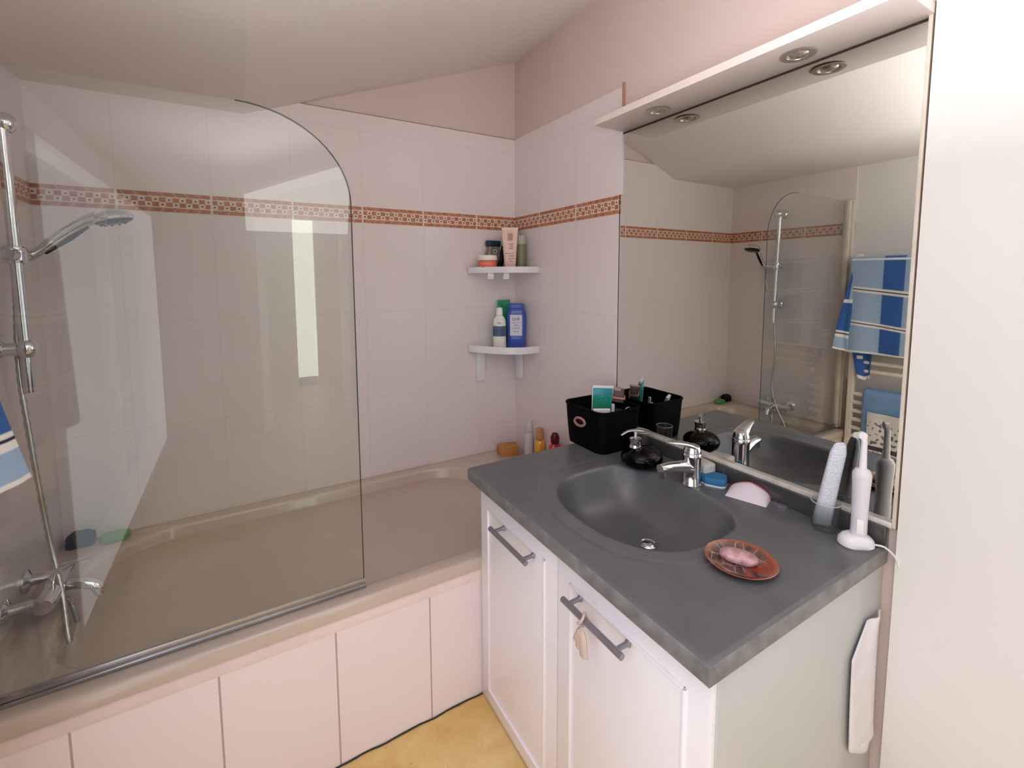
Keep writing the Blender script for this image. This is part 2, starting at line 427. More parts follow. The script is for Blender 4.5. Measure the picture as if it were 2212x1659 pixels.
# ------------------------------------------------------------------ shower rail, handset, hose, mixer
rail=thing('shower_rail','chrome shower riser rail with sliding holder on the left tiled wall','shower rail',(-1.626,-.335,1.0))
XR,YR=-1.626,-.348
link('rail_tube',MB().tube([(XR,YR+.006,1.005),(XR,YR-.006,1.66)],.0115,20),M_chrome,rail)
def bracket(z):
    mb=MB(); mb.lathe([(0,0),(.024,0),(.026,.004),(.021,.014),(.016,.018),(.016,.045)],(-L+TT,YR,z),rot=Matrix.Rotation(PI/2,3,'Y'))
    mb.lathe([(0,-.022),(.012,-.021),(.02,-.012),(.0225,0),(.02,.012),(.012,.021),(0,.022)],(XR+.004,YR,z),24)
    return mb
link('bracket',bracket(1.655),M_chrome,rail); link('bracket',bracket(1.115),M_chrome,rail)
mb=MB(); mb.lathe([(0,-.02),(.02,-.02),(.022,-.014),(.022,.014),(.02,.02),(0,.02)],(XR,YR,1.345),24)
mb.tube([(XR,YR-.045,1.345),(XR,YR-.02,1.345)],[.012,.016],16)
mb.tube([(XR,YR,1.345),(XR+.003,YR+.06,1.348),(XR-.004,YR+.088,1.348)],[.014,.012,.017],16)
link('sliding_holder',mb,M_chrome,rail)
hs=thing('shower_handset','chrome and black hand shower clipped in the rail holder','shower head',(-1.62,-.265,1.35))
A=Vector((-1.652,-.262,1.325)); B=Vector((-1.475,-.300,1.437))
link('handle',MB().tube([A,A.lerp(B,.25),A.lerp(B,.55)+Vector((0,0,.012)),A.lerp(B,.85)+Vector((0,0,.018)),B+Vector((0,0,.012))],[.011,.013,.015,.015,.018],18),M_chrome,hs)
link('grip_strip',MB().tube([A.lerp(B,.3)+Vector((.008,-.004,-.006)),A.lerp(B,.6)+Vector((.009,-.004,.002)),A.lerp(B,.82)+Vector((.008,-.004,.006))],[.004,.0075,.004],10),M_blackgloss,hs)
hd=MB().lathe([(0,.024),(.02,.022),(.036,.014),(.044,.004),(.045,-.003),(.042,-.006)],(-1.445,-.302,1.447),28,rot=Matrix.Rotation(math.radians(-14),3,'Y'))
link('head_shell',hd,M_chrome,hs)
hf=MB().lathe([(.042,-.004),(.040,-.010),(.03,-.014),(0,-.015)],(-1.445,-.302,1.447),28,rot=Matrix.Rotation(math.radians(-14),3,'Y'))
for k in range(10):
    a=k*2*PI/10; hf.lathe([(.003,0),(.003,-.004),(0,-.005)],(-1.445+.026*math.cos(a),-.302+.026*math.sin(a),1.435+math.sin(math.radians(14))*.026*math.cos(a)),6)
link('spray_face',hf,M_blackgloss,hs)
def spline(P,n=12):
    P=[Vector(p) for p in P]; out=[]
    Q=[P[0]*2-P[1]]+P+[P[-1]*2-P[-2]]
    for i in range(1,len(Q)-2):
        for k in range(n):
            t=k/n; a,b,c,d=Q[i-1:i+3]
            out.append(.5*((2*b)+(c-a)*t+(2*a-5*b+4*c-d)*t*t+(3*b-a-3*c+d)*t**3))
    out.append(P[-1]); return out
hp=spline([A+Vector((-.004,0,-.008)),(-1.655,-.272,1.24),(-1.645,-.33,1.05),(-1.625,-.362,.83),(-1.612,-.36,.62),(-1.585,-.41,.50),(-1.562,-.475,.40),(-1.545,-.455,.33),(-1.555,-.41,.36),(-1.575,-.388,.45),(-1.59,-.385,.475)],16)
mb=MB(); 
mb.tube(hp,[.0068 if i%2 else .0052 for i in range(len(hp))],10)
setp(link('shower_hose',mb,mat('ribbed_chrome',srgb(190,186,182),.25,.9,scale=60)),'ribbed metal shower hose hanging beside the riser rail','hose')
mx=thing('bath_mixer_tap','chrome bath mixer tap on the left wall above the tub','tap',(-1.60,-.38,.45))
for y in (-.315,-.445):
    mb=MB(); mb.lathe([(0,0),(.028,0),(.028,.006),(.013,.014),(.013,.06)],(-L+TT,y,.505),20,rot=Matrix.Rotation(PI/2,3,'Y'))
    link('wall_flange',mb,M_chrome,mx)
link('body',MB().lathe([(0,-.09),(.018,-.09),(.021,-.08),(.021,-.02),(.025,0),(.021,.02),(.021,.08),(.018,.09),(0,.09)],(-1.605,-.38,.505),24,rot=Matrix.Rotation(PI/2,3,'X')),M_chrome,mx)
link('spout',MB().tube(spline([(-1.605,-.38,.50),(-1.57,-.385,.503),(-1.53,-.39,.490),(-1.517,-.39,.462)],6),[.013]*19,14),M_chrome,mx)
link('lever',MB().tube([(-1.605,-.38,.525),(-1.60,-.38,.545),(-1.56,-.385,.562),(-1.53,-.387,.566)],[.016,.014,.008,.007],14,flat=.7),M_chrome,mx)

# ------------------------------------------------------------------ vanity cabinet
YL,YRt=-.746,-1.528
XD=-.580
cab=thing('vanity_cabinet','white two-door vanity cabinet under the dark grey countertop','cabinet',(-.29,-1.137,0))
link('carcass',MB().box(-.560,-.008,YL-.016,YL,0.0,.672).box(-.02,-.004,YRt+.016,YL-.016,0,.672).box(-.560,-.02,YRt+.016,YL-.016,0.0,.04).box(-.560,-.53,YRt+.016,YL-.016,.62,.672),M_cab,cab,smooth=False)
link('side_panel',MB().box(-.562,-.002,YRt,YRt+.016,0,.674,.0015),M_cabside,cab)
def door(y0,y1,z0,z1):
    mb=MB(); mb.box(XD+.004,-.562,y0,y1,z0,z1,.003)
    o=link('door',mb,M_cab,cab)
    # raised moulding frame on the door face
    fr=MB(); w=.045; e=.0055
    def bar(a0,a1,b0,b1): fr.box(XD-.001,XD+.006,a0,a1,b0,b1,.0022)
    bar(y0+w,y1-w,z1-w-e,z1-w); bar(y0+w,y1-w,z0+w,z0+w+e); bar(y0+w,y0+w+e,z0+w,z1-w); bar(y1-w-e,y1-w,z0+w,z1-w)
    i=.012
    bar(y0+w+i,y1-w-i,z1-w-e-i,z1-w-i)if False else None
    link('moulding',fr,M_cab,o)
    return o
d1=door(-1.128,-.748,.006,.668); d2=door(-1.526,-1.133,.006,.668)
def handle(par,y0,y1,z):
    mb=MB(); mb.tube([(-.612,y0,z),(-.612,y1,z)],.0066,16)
    for y in (y0-.018,y1+.018): mb.tube([(-.58,y,z),(-.585,y,z),(-.612,y,z)],[.0075,.005,.005],14)
    link('handle',mb,M_steel,par)
handle(d1,-.874,-1.054,.609); handle(d2,-1.198,-1.373,.611)
# hair tie looped on the second handle
t=thing('hair_tie','small beige knotted fabric tie looped on the nearer door handle','hair tie',(-.613,-1.262,.55))
M_tie=flat('beige_cloth',(212,190,176),.8,bmp=.5)
mb=MB(); mb.tube([(-.613+.012*math.cos(a),-1.268+.006*math.sin(2*a),.611+.012*math.sin(a)) for a in [k*2*PI/20 for k in range(21)]],.0028,8)
link('loop',mb,M_tie,t)
mb=MB()
for dy,z1,r in ((-.008,.543,.011),(.005,.552,.010),(.015,.566,.008)):
    mb.tube(spline([(-.617,-1.268,.600),(-.620,-1.268+dy*.4,.588),(-.621,-1.268+dy*.9,.574),(-.619,-1.268+dy*1.1,z1)],5),[.0035 if i<3 else min(r,.003+.0013*i) for i in range(16)],10,flat=.5)
link('tail',mb,M_tie,t)

# white rounded sheet modelled in place of a bright reflection on the side panel
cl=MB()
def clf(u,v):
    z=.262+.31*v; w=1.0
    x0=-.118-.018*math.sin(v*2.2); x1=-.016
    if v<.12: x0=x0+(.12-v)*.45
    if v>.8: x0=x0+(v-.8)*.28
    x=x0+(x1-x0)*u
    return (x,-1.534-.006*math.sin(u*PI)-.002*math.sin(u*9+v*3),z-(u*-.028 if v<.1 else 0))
cl.grid(clf,24,40); setp(link('side_reflection',cl,flat('white_reflection',(236,233,238),.85,bmp=.2),solid=.003),'small white sheet standing in for a reflection on the vanity side','reflection')

# ------------------------------------------------------------------ countertop with moulded basin
ZC=.713
ct=thing('vanity_countertop','dark grey stone-look countertop with moulded oval basin','countertop',(-.3,-1.118,ZC-.0375))
CX0,CX1,CY0,CY1=-.5948,-.002,-1.5348,-.7014
bcx,bcy=-.315,-1.118
def smooth(a,b,x): t=max(0,min(1,(x-a)/(b-a))); return t*t*(3-2*t)
def basin_r(x,y):
    dx=(x-bcx); dy=(y-bcy)
    hx=.178 if dx<0 else .176
    n=2.35 if dx<0 else 3.4
    # back edge is flatter than the front
    return ((abs(dx)/hx)**n+(abs(dy)/.212)**n)**(1/n)
def hgt(x,y):
    r=basin_r(x,y); z=0
    if r<1.02:
        t=min(1,r)
        depth=.115*(1-smooth(.30,1.0,t)**1.0)
        depth=.118*(1-t**4.6)
        z-=depth*(1.0 if r<1 else 0)
    # shallow outer ring bead
    dx=x-bcx-.0; dy=y-bcy
    ro=((abs(dx)/.222)**2.3+(abs(dy)/.262)**2.3)**(1/2.3)
    if dx<.12: z-=.0022*math.exp(-((ro-1)/.022)**2)*(1-smooth(.02,.12,dx))
    if r>1: z-=.0030*math.exp(-(r-1)/.016)
    else: z-=.0030
    ed=min(x-CX0,y-CY0,CY1-y)
    if ed<.004: z-=.0035*(1-ed/.004)**2
    return z
NX,NY=140,196
vs=[];fs=[]
for i in range(NX+1):
    for j in range(NY+1):
        x=CX0+(CX1-CX0)*i/NX; y=CY0+(CY1-CY0)*j/NY
        vs.append((x,y,ZC+hgt(x,y)))
fs=[(i*(NY+1)+j,(i+1)*(NY+1)+j,(i+1)*(NY+1)+j+1,i*(NY+1)+j+1) for i in range(NX) for j in range(NY)]
mb=MB(); mb.add(vs,fs)
# rounded skirt down the four sides
def edge_ring(off,z):
    o=[]
    for j in range(NY+1): o.append((CX0-off,CY0+(CY1-CY0)*j/NY,z))
    for i in range(1,NX+1): o.append((CX0+(CX1-CX0)*i/NX,CY1+off,z))
    for j in range(NY-1,-1,-1): o.append((CX1,CY0+(CY1-CY0)*j/NY,z))
    for i in range(NX-1,0,-1): o.append((CX0+(CX1-CX0)*i/NX,CY0-off,z))
    return [Vector(p) for p in o]
link('slab',mb,M_counter,ct,ang=55); mb=MB()
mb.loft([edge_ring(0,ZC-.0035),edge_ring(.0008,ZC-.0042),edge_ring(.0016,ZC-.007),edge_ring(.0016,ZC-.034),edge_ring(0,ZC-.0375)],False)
link('front_edge',mb,mat('lit_grey_edge',srgb(136,136,138),.35,c2=srgb(112,111,113),scale=30,co='Position',detail=5),ct,ang=55)  # paler grey paints in the light catching the counter edge
mb=MB().box(-.020,0,CY0,CY1,ZC-.006,.7565,.003); link('backsplash',mb,mat('glossy_dark_upstand',srgb(74,73,74),.16,c2=srgb(62,60,60),scale=9,coat=.4,co='Position'),ct)
dz=ZC-.1215
dr=MB().lathe([(0,.004),(.012,.0045),(.016,.002),(.0165,-.001),(.021,.0015),(.0225,0),(.022,-.003),(0,-.003)],(-.285,-1.13,dz+.004),28)
link('drain_plug',dr,M_chrome,ct)

# ------------------------------------------------------------------ basin tap
tp=thing('basin_tap','chrome single-lever tap behind the basin','tap',(-.112,-1.128,ZC))
bx_,by_=-.112,-1.123
link('body',MB().lathe([(0,0),(.027,0),(.027,.004),(.0245,.008),(.024,.05),(.0245,.075),(.0255,.082),(.024,.090),(.017,.098),(0,.101)],(bx_,by_,ZC),32),M_chrome,tp)
sp_=spline([(bx_+.005,by_,ZC+.046),(bx_-.03,by_+.004,ZC+.055),(bx_-.07,by_+.010,ZC+.061),(bx_-.110,by_+.015,ZC+.062)],6)
link('spout',MB().tube(sp_,[.024,.0235,.023,.022,.0215,.021,.020,.0195,.019,.0185,.018,.0175,.017,.0168,.0165,.016,.0155,.015,.0135],16,flat=.8),M_chrome,tp)
link('aerator',MB().lathe([(0,-.020),(.0095,-.020),(.0105,-.018),(.0105,0),(0,0)],(bx_-.104,by_+.0145,ZC+.056),18),M_chrome_r,tp)
lv=spline([(bx_+.012,by_-.001,ZC+.098),(bx_-.012,by_+.003,ZC+.112),(bx_-.045,by_+.010,ZC+.122),(bx_-.080,by_+.017,ZC+.128)],6)
link('lever',MB().tube(lv,[.016,.021,.022,.022,.0215,.021,.020,.0190,.018,.017,.0162,.0155,.0148,.014,.0135,.013,.012,.0105,.007],16,flat=.36),M_chrome,tp)
link('lever_cap',MB().lathe([(.0235,0),(.0235,.01),(.019,.021),(.008,.026),(0,.027)],(bx_,by_,ZC+.088),28),M_chrome,tp)

# ------------------------------------------------------------------ mirror with light shelf
YM0,YM1,ZM0,ZM1=-1.5407,-.7097,.7617,1.7776
mr=thing('wall_mirror','large rectangular wall mirror above the dark countertop','mirror',(0,-1.125,ZM0))
link('mirror_glass',MB().box(-.0012,.0,YM0,YM1,ZM0,ZM1),M_mirror,mr,smooth=False)
link('left_edge',MB().box(-.003,0,YM1,YM1+.0025,ZM0,ZM1),M_dark,mr,smooth=False)
link('top_edge',MB().box(-.0034,0,YM0,YM1,ZM1-.004,ZM1),flat('dark_gap',(52,36,34),.7),mr,smooth=False)
link('bottom_rail',MB().box(-.012,0,YM0,-.80,ZM0-.0065,ZM0+.0055,.0015),mat('bright_rail',srgb(246,242,236),.25,.2,scale=20,c2=srgb(214,206,196)),mr)
link('right_strip',MB().box(-.012,0,YM0-.0075,YM0,ZM0-.004,1.80,.0015),M_cream,mr)
link('right_edge',MB().box(-.0125,0,YM0-.0095,YM0-.0075,ZM0-.004,1.80),flat('strip_line',(120,98,80),.6),mr,smooth=False)
sh=thing('light_shelf','white light shelf with two recessed spotlights above the mirror','light fitting',(-.07,-1.14,ZM1))
link('housing',MB().box(-.137,-.0,YM0-.009,-.728,ZM1+.0005,ZM1+.0215,.002),mat('light_shelf_white',srgb(236,222,218),.35,scale=3),sh)
for y in (-.932,-1.332):
    s_=MB().lathe([(.022,-.0005),(.033,-.0012),(.036,-.0025),(.034,-.0035),(.0235,-.003),(.022,.002)],(-.068,y,ZM1+.0005),32)
    ringo=link('spot_ring',s_,mat('spot_ring_metal',srgb(206,190,180),.3,.7,scale=8),sh)
    link('bulb',MB().lathe([(.0225,.003),(.019,-.002),(.010,-.0055),(.0,-.0068)],(-.068,y,ZM1),24),mat('bulb_glass',srgb(216,206,196),.06,.55,c2=srgb(160,150,142),scale=90,coat=.6),ringo)
link('seam',MB().box(-.1375,-.1,-1.1345,-1.1335,ZM1,ZM1+.001),M_cream,sh,smooth=False)

# ------------------------------------------------------------------ corner shelves
def corner_shelf(z0,z1,label,hooks,legs):
    t=thing('corner_shelf',label,'shelf',(-.10,-.08,z0),'white plastic corner shelves over the tub')
    xl,yr=-.262,-.212
    # plan outline: wall corner, along mirror wall, bowed front, along back wall
    def outline(off):
        P=[(-TT,-TT-.001),(-TT,yr+off)]
        P+=[(-.020+.0*off,yr+off-.006)]
        for k in range(0,13):
            u=k/12; x=-.03+(xl+.03+off)*u; y=yr+off+( -TT-yr-.028)*u**2.1-.018*math.sin(u*PI)
            P.append((x,y-.006*(1-u)))
        P+=[(xl+off,-TT-.014),(xl+off,-TT-.001)]
        return P[::-1]
    link('tray',MB().prism(outline(.006),2,z0+.001,z0+.006),M_white_pl,t,smooth=False)
    o=outline(0)[1:-1]; 
    lip=MB(); pts=[Vector((p[0],p[1],0)) for p in o[:-1]]
    # vertical lip band along the front
    front=[p for p in o if not (p[0]>-.007 and p[1]>-.01)]
    rings=[]
    for i,p in enumerate(front):
        a=Vector(front[max(i-1,0)]); b=Vector(front[min(i+1,len(front)-1)]); tt=(b-a).normalized(); nn=Vector((-tt.y,tt.x))*.0025
        q=Vector(p); 
        rings.append([Vector((q.x-nn.x,q.y-nn.y,z0)),Vector((q.x+nn.x,q.y+nn.y,z0)),Vector((q.x+nn.x,q.y+nn.y,z1-.002)),Vector((q.x,q.y,z1)),Vector((q.x-nn.x,q.y-nn.y,z1-.002))])
    lip.loft(rings,True); link('front_lip',lip,M_white_pl,t,ang=50)
    if hooks:
        for x,y in ((-.198,-.118),(-.142,-.158)):
            h=MB(); pr=[(0,0),(0,-.020),(.004,-.028),(.012,-.029),(.017,-.026),(.017,-.022),(.011,-.024),(.006,-.022),(.004,-.016),(.004,0)]
            dirn=Vector((-.6,-.8,0)); side=Vector((.8,-.6,0))
            vs=[];n=len(pr)
            for w in (-.013,.013):
                for a,b in pr: vs.append(Vector((x,y,z0))+side*w+dirn*a+Vector((0,0,b)))
            fs=[tuple(range(n))[::-1],tuple(range(n,2*n))]+[(k,(k+1)%n,(k+1)%n+n,k+n) for k in range(n)]
            h.add(vs,fs); link('hook',h,M_white_pl,t,smooth=False)
    if legs:
        link('support',MB().box(-.224,-.180,-.022,-TT-.001,.803,z0+.002,.004),M_white_pl,t)
        link('support',MB().box(-.024,-TT-.001,-.082,-.038,.803,z0+.002,.004),M_white_pl,t)
    return t
corner_shelf(1.3055,1.3325,'upper white corner shelf with two small hooks underneath',True,False)
corner_shelf(.946,.977,'lower white corner shelf on two short wall supports',False,True)
S1=1.3125; S2=.953
# --- bottles on the shelves (helper: bottle from lathe)
def lath(prof,x,y,z,ex=1,ey=1,seg=28,rot=None): return MB().lathe(prof,(x,y,z),seg,rot=rot,ex=ex,ey=ey)
FACE=Vector((-.51,-.86,0)); FR=Vector((.86,-.51,0))  # towards the room
rotF=Matrix.Rotation(math.atan2(-.51,.86),3,'Z')
# orange jar
jx,jy=-.193,-.078
t=thing('cream_jar','round orange cream jar with white lid on the upper corner shelf','jar',(jx,jy,S1))
link('jar_body',lath([(0,0),(.036,0),(.040,.004),(.041,.044),(.039,.048),(0,.048)],jx,jy,S1),flat('orange_jar',(232,112,84),.35),t)
link('lid',lath([(.0415,.049),(.0425,.051),(.0425,.068),(.040,.0715),(0,.072)],jx,jy,S1),flat('jar_lid',(246,240,236),.3),t)
tm=MB()
for i,ch in enumerate('cleanser'):
    a=math.atan2(FACE.y,FACE.x)+(i-3.5)*.20
    d=Vector((math.cos(a),math.sin(a),0)); tm2=text_mb(ch,.0125,Vector((jx,jy,S1+.035))+d*.0412,(-d.y,d.x,0),(0,0,1))
    tm.add(tm2.v,tm2.f)
link('printed_text',tm,flat('jar_text',(250,200,186),.5),t)
# clear bottle with navy cap
x,y=-.137,-.027
rotK=rotF.copy(); rotF=Matrix.Identity(3); FACEK=FACE.copy(); FRK=FR.copy(); FACE=Vector((0,-1,0)); FR=Vector((1,0,0))
t=thing('toiletry_bottle','clear grey bottle with navy flip cap behind the orange jar','bottle',(x,y,S1))
mb=MB(); mb.loft([[rotF@Vector((p.x,p.y,0))+Vector((x,y,S1+z)) for p in sring(0,0,a,b,0,b*.8)] for a,b,z in ((.026,.012,0),(.030,.015,.004),(.036,.017,.05),(.036,.017,.085),(.028,.014,.108),(.026,.013,.118))])
link('bottle_body',mb,mat('grey_clear_plastic',srgb(120,112,106),.12,c2=srgb(150,142,134),scale=14),t)
mb=MB(); mb.loft([[rotF@Vector((p.x,p.y,0))+Vector((x,y,S1+z)) for p in sring(0,0,a,b,0,b*.6)] for a,b,z in ((.030,.016,.115),(.035,.017,.120),(.036,.018,.138),(.034,.016,.142))])
link('cap',mb,flat('navy_cap',(20,44,66),.3),t)
c0=Vector((x,y,S1+.092))+FACE*.0178
link('round_logo',MB().tube([c0+FR*.009*math.cos(a)+Vector((0,0,.009*math.sin(a))) for a in [k*2*PI/24 for k in range(25)]],.0011,6),flat('logo_white',(236,236,232),.5),t)
rotF=rotK; FACE=FACEK; FR=FRK
# black flask
x,y=-.112,-.070
t=MB(); t.loft([[Vector((p.x+x+dx,p.y+y,S1+z)) for p in sring(0,0,a,.008,0,.006)] for a,z,dx in ((.010,0,-.02),(.012,.02,-.016),(.011,.06,.0),(.014,.09,.004),(.008,.118,.006))])
setp(link('black_flask',t,M_blackgloss),'small black flask between the clear bottle and pink tube','flask')
# pink squeeze tube standing cap down
def squeeze_tube(name,label,x,y,z,w,h,capw,cols,yaw=0,caph=.02,tilt=(0,0),d=.016,crimp=.01,lines=None,cat='tube'):
    t=thing(name,label,cat,(x,y,z))
    R=Matrix.Rotation(yaw,3,'Z')
    def ringz(a,b,zz): 
        s=zz/h; return [R@Vector((p.x+tilt[0]*s,p.y+tilt[1]*s,zz))+Vector((x,y,z)) for p in sring(0,0,a,b,0,b*.95,6)]
    if caph:
        link('cap',MB().loft([ringz(capw*.9,d*.8,0),ringz(capw,d*.88,.003),ringz(capw,d*.88,caph)]),cols[1],t)
    link('tube_body',MB().loft([ringz(capw*.95,d*.85,caph),ringz(capw*1.02,d,caph+.004),ringz((capw+w)/2,d*.8,caph+(h-caph)*.4),ringz(w*.97,d*.4,caph+(h-caph)*.75),ringz(w,.0025,h-crimp)]),cols[0],t)
    link('crimp',MB().loft([ringz(w,.002,h-crimp),ringz(w*1.03,.0015,h-crimp+.001),ringz(w*1.03,.0015,h)]),cols[2],t)
    return t,R
pinkm=flat('pink_tube',(236,204,190),.35)
px,py=-.098,-.115
t,R=squeeze_tube('hand_cream_tube','pale pink squeeze tube with crimped top on the upper shelf',px,py,S1,.036,.196,.026,(pinkm,flat('pink_cap',(226,190,176),.35),flat('pink_crimp',(240,216,204),.4)),yaw=math.atan2(-.51,.86),caph=.024)
tm=MB()
for k,(tt,zz,sz) in enumerate((('hand',.122,.010),('and',.112,.009),('body',.103,.009),('cream',.070,.010),('soft skin',.058,.0075),('75 ml',.046,.007))):
    q=text_mb(tt,sz,Vector((px,py,S1+zz))+FACE*(.0165 if zz<.08 else .0150)+FR*.006,FR,(0,0,1)); tm.add(q.v,q.f)
tm.box(-.024,.018,0,.0006,.0795,.081,rot=rotF,at=Vector((px,py,S1))+FACE*.0158)
link('printed_text',tm,flat('tube_text',(96,72,72),.5),t)
mb=MB(); mb.box(-.011,.011,-.0012,0,.138,.170,.0005,rot=rotF,at=Vector((px,py,S1))+FACE*.0095+FR*.002)
link('picture_label',mb,flat('tube_picture',(206,160,140),.5,c2=srgb(180,140,124),scale=120),t)
# two pale green bottles
for (x,y,h,r,lab,mc) in ((-.040,-.118,.160,.021,'slim clear olive bottle right of the pink tube',(176,176,140)),(-.032,-.050,.186,.024,'taller pale green bottle in the corner of the upper shelf',(196,200,182))):
    t=thing('toiletry_bottle',lab,'bottle',(x,y,S1))
    link('bottle_body',lath([(0,0),(r,0),(r+.001,.004),(r+.001,h*.72),(r*.9,h*.78)],x,y,S1),clear_mat('green_liquid',srgb(*mc),1.4,.05,.45,srgb(*mc)),t)
    link('cap',lath([(r*.92,h*.77),(r*.95,h*.78),(r*.95,h),(r*.8,h+.003),(0,h+.003)],x,y,S1),clear_mat('frost_cap',(.8,.82,.74,1),1.4,.1,.6,(.66,.68,.58,1)),t)
# lower shelf
x,y=-.138,-.085
t=thing('lotion_bottle','white lotion bottle with dark blue label on the lower shelf','bottle',(x,y,S2))
link('bottle_body',lath([(0,0),(.027,0),(.030,.004),(.029,.12),(.027,.142),(.016,.158),(.0135,.161)],x,y,S2,ey=.75,rot=rotF),flat('white_bottle',(238,236,228),.3),t)
link('cap',lath([(.0135,.160),(.0155,.162),(.014,.190),(.010,.195),(0,.196)],x,y,S2),flat('white_cap',(244,242,238),.3),t)
lb=MB().lathe([(.0303,.064),(.0306,.065),(.0300,.110),(.0297,.111)],(x,y,S2),28,rot=rotF,ey=.75)
o=link('label_band',lb,flat('label_navy',(62,82,118),.4,c2=srgb(90,108,140),scale=30),t)
q=text_mb('lait',.013,Vector((x,y,S2+.126))+FACE*.0232,FR,(0,0,1)); link('printed_text',q,flat('navy_text',(50,58,80),.5),t)
gm=mat('green_gel',srgb(34,132,104),.2,c2=srgb(60,160,120),scale=20,coat=.3)
t,R=squeeze_tube('shower_gel_tube','green shower gel tube between white and blue bottles',-.086,-.034,S2,.034,.226,.024,(gm,mat('green_cap',srgb(70,120,96),.15,c2=srgb(160,190,170),scale=40),flat('green_crimp',(60,150,118),.3)),yaw=0,caph=.035)
x,y=-.055,-.098
t=thing('shampoo_bottle','blue shampoo bottle with white label on the lower shelf','bottle',(x,y,S2))
def rb(a,b,zz,rad): return [rotF@Vector((p.x,p.y,0))+Vector((x,y,S2+zz)) for p in sring(0,0,a,b,0,rad,8)]
bm_=flat('blue_bottle',(62,84,176),.25,coat=.3)
link('bottle_body',MB().loft([rb(.034,.018,0,.017),rb(.040,.022,.005,.021),rb(.042,.023,.05,.022),rb(.045,.023,.12,.022),rb(.043,.021,.165,.020),rb(.036,.017,.186,.016),rb(.030,.014,.190,.013)]),bm_,t)
link('cap',MB().loft([rb(.034,.017,.188,.016),rb(.036,.018,.191,.017),rb(.034,.017,.208,.016),rb(.028,.012,.212,.011)]),flat('blue_cap',(70,92,186),.3),t)
fo=Vector((x,y,S2))+FACE*.0238
o=link('front_label',MB().box(-.030,.026,-.0006,.0006,.064,.160,rot=rotF,at=fo),flat('blue_bottle_label',(214,212,226),.4),t,smooth=False)
tm=MB()
for tt,zz,sz in (('UrR',.140,.021),('lucia',.112,.010),('shampooing',.099,.0072),('douche',.084,.008)):
    q=text_mb(tt,sz,fo+FACE*.001+Vector((0,0,zz))-FR*.002,FR,(0,0,1)); tm.add(q.v,q.f)
tm.box(-.027,.022,-.001,-.0004,.1235,.1245,rot=rotF,at=fo+FACE*.0006)
link('printed_text',tm,flat('label_text',(52,46,66),.5),t)

# ------------------------------------------------------------------ things on the tub deck
x,y=-.095,-.083
t=MB().box(-.046,.046,-.034,.034,0,.042,.003,rot=Matrix.Rotation(math.radians(-12),3,'Z'),at=(x,y,ZR+.0))
setp(link('soap_box',t,flat('kraft_box',(196,136,76),.55,c2=srgb(188,126,66),scale=12)),'orange brown cardboard box on the tub corner beside the countertop','box')
def spray(nm,x,y,h,r,bc,cc,label,tran=False):
    t=thing(nm,label,'bottle',(x,y,ZR))
    link('bottle_body',lath([(0,0),(r,0),(r+.001,.004),(r+.001,h*.58),(r*.75,h*.66),(r*.6,h*.68)],x,y,ZR),bc,t)
    link('cap',lath([(r*.62,h*.67),(r*.82,h*.69),(r*.8,h*.93),(r*.6,h),(0,h)],x,y,ZR),cc,t)
spray('spray_bottle',-.030,-.165,.172,.020,mat('speckled_white',srgb(214,206,214),.35,c2=srgb(196,186,200),scale=220),clear_mat('frosted_cap',(.9,.9,.95,1),1.4,.15,.55,(.85,.82,.9,1)),'white bottle with frosted cap between brown box and amber bottle')
spray('oil_bottle',-.034,-.262,.165,.023,mat('amber_oil',srgb(214,140,30),.12,c2=srgb(236,176,60),scale=20,coat=.5),clear_mat('amber_cap',(.85,.6,.4,1),1.4,.1,.5,(.75,.42,.2,1)),'amber oil bottle standing on the tub deck by the wall')
x,y=-.040,-.385
t=thing('red_bottle','small red bottle with dark red cap beside the black basket','bottle',(x,y,ZR))
link('bottle_body',lath([(0,0),(.030,0),(.033,.005),(.033,.10),(.026,.125),(.014,.137)],x,y,ZR,ey=.8),flat('red_plastic',(196,26,40),.2,coat=.5),t)
link('cap',lath([(.015,.134),(.018,.137),(.020,.160),(.012,.178),(0,.182)],x,y,ZR),flat('dark_red_cap',(92,14,22),.3),t)
# far corner of the tub deck
t=MB(); t.loft([sring(-1.545,-.058,a,b,ZR+z,b*.9,8) for a,b,z in ((.030,.016,0),(.038,.022,.004),(.040,.024,.013),(.036,.021,.022),(.024,.012,.026))])
setp(link('green_soap',t,flat('green_soap_bar',(96,158,84),.45)),'oval green soap bar on the far left tub corner','soap')
t=MB(); t.loft([[Vector((-1.63+p.x,-.045+p.y,ZR+z)) for p in sring(0,0,a,b,0,b*.6,6)] for a,b,z in ((.032,.018,0),(.036,.022,.006),(.034,.022,.034),(.020,.012,.046))])
setp(link('black_sponge',t,flat('black_foam',(16,16,18),.9,bmp=.5)),'black sponge beside the green soap in the tub corner','sponge')

# ------------------------------------------------------------------ basket on the countertop
bk=thing('storage_basket','black woven storage basket with tan handle hole on the countertop','basket',(-.115,-.755,ZC))
bcx2,bcy2=-.109,-.752
def bring(f,z,wav=0): 
    # left-front corner square-ish, side facing the mirror rounded
    o=[]
    for p in sring(bcx2,bcy2,.0905*f,.101*f,z,.030,10):
        w=.0013*math.sin(z*900)*wav; d=Vector((p.x-bcx2,p.y-bcy2,0)).normalized(); o.append(p+d*w)
    return o
zs=[ZC+.0005+k*.0035 for k in range(40)]
outer=[bring(.90+.10*(k/39)**.7,z,1) for k,z in enumerate(zs)]
inner=[bring(.965-.10*(1-k/39),z) for k,z in enumerate(zs)][::-1]
mb=MB(); mb.loft(outer+[bring(.985,zs[-1]+.003)]+inner[:-1]+[bring(.84,ZC+.005)],True)
link('woven_body',mb,M_black,bk,ang=70)
rim=bring(.995,zs[-1]+.001); link('rolled_rim',MB().tube([*rim,rim[0]],.0045,8,caps=False),M_black,bk)
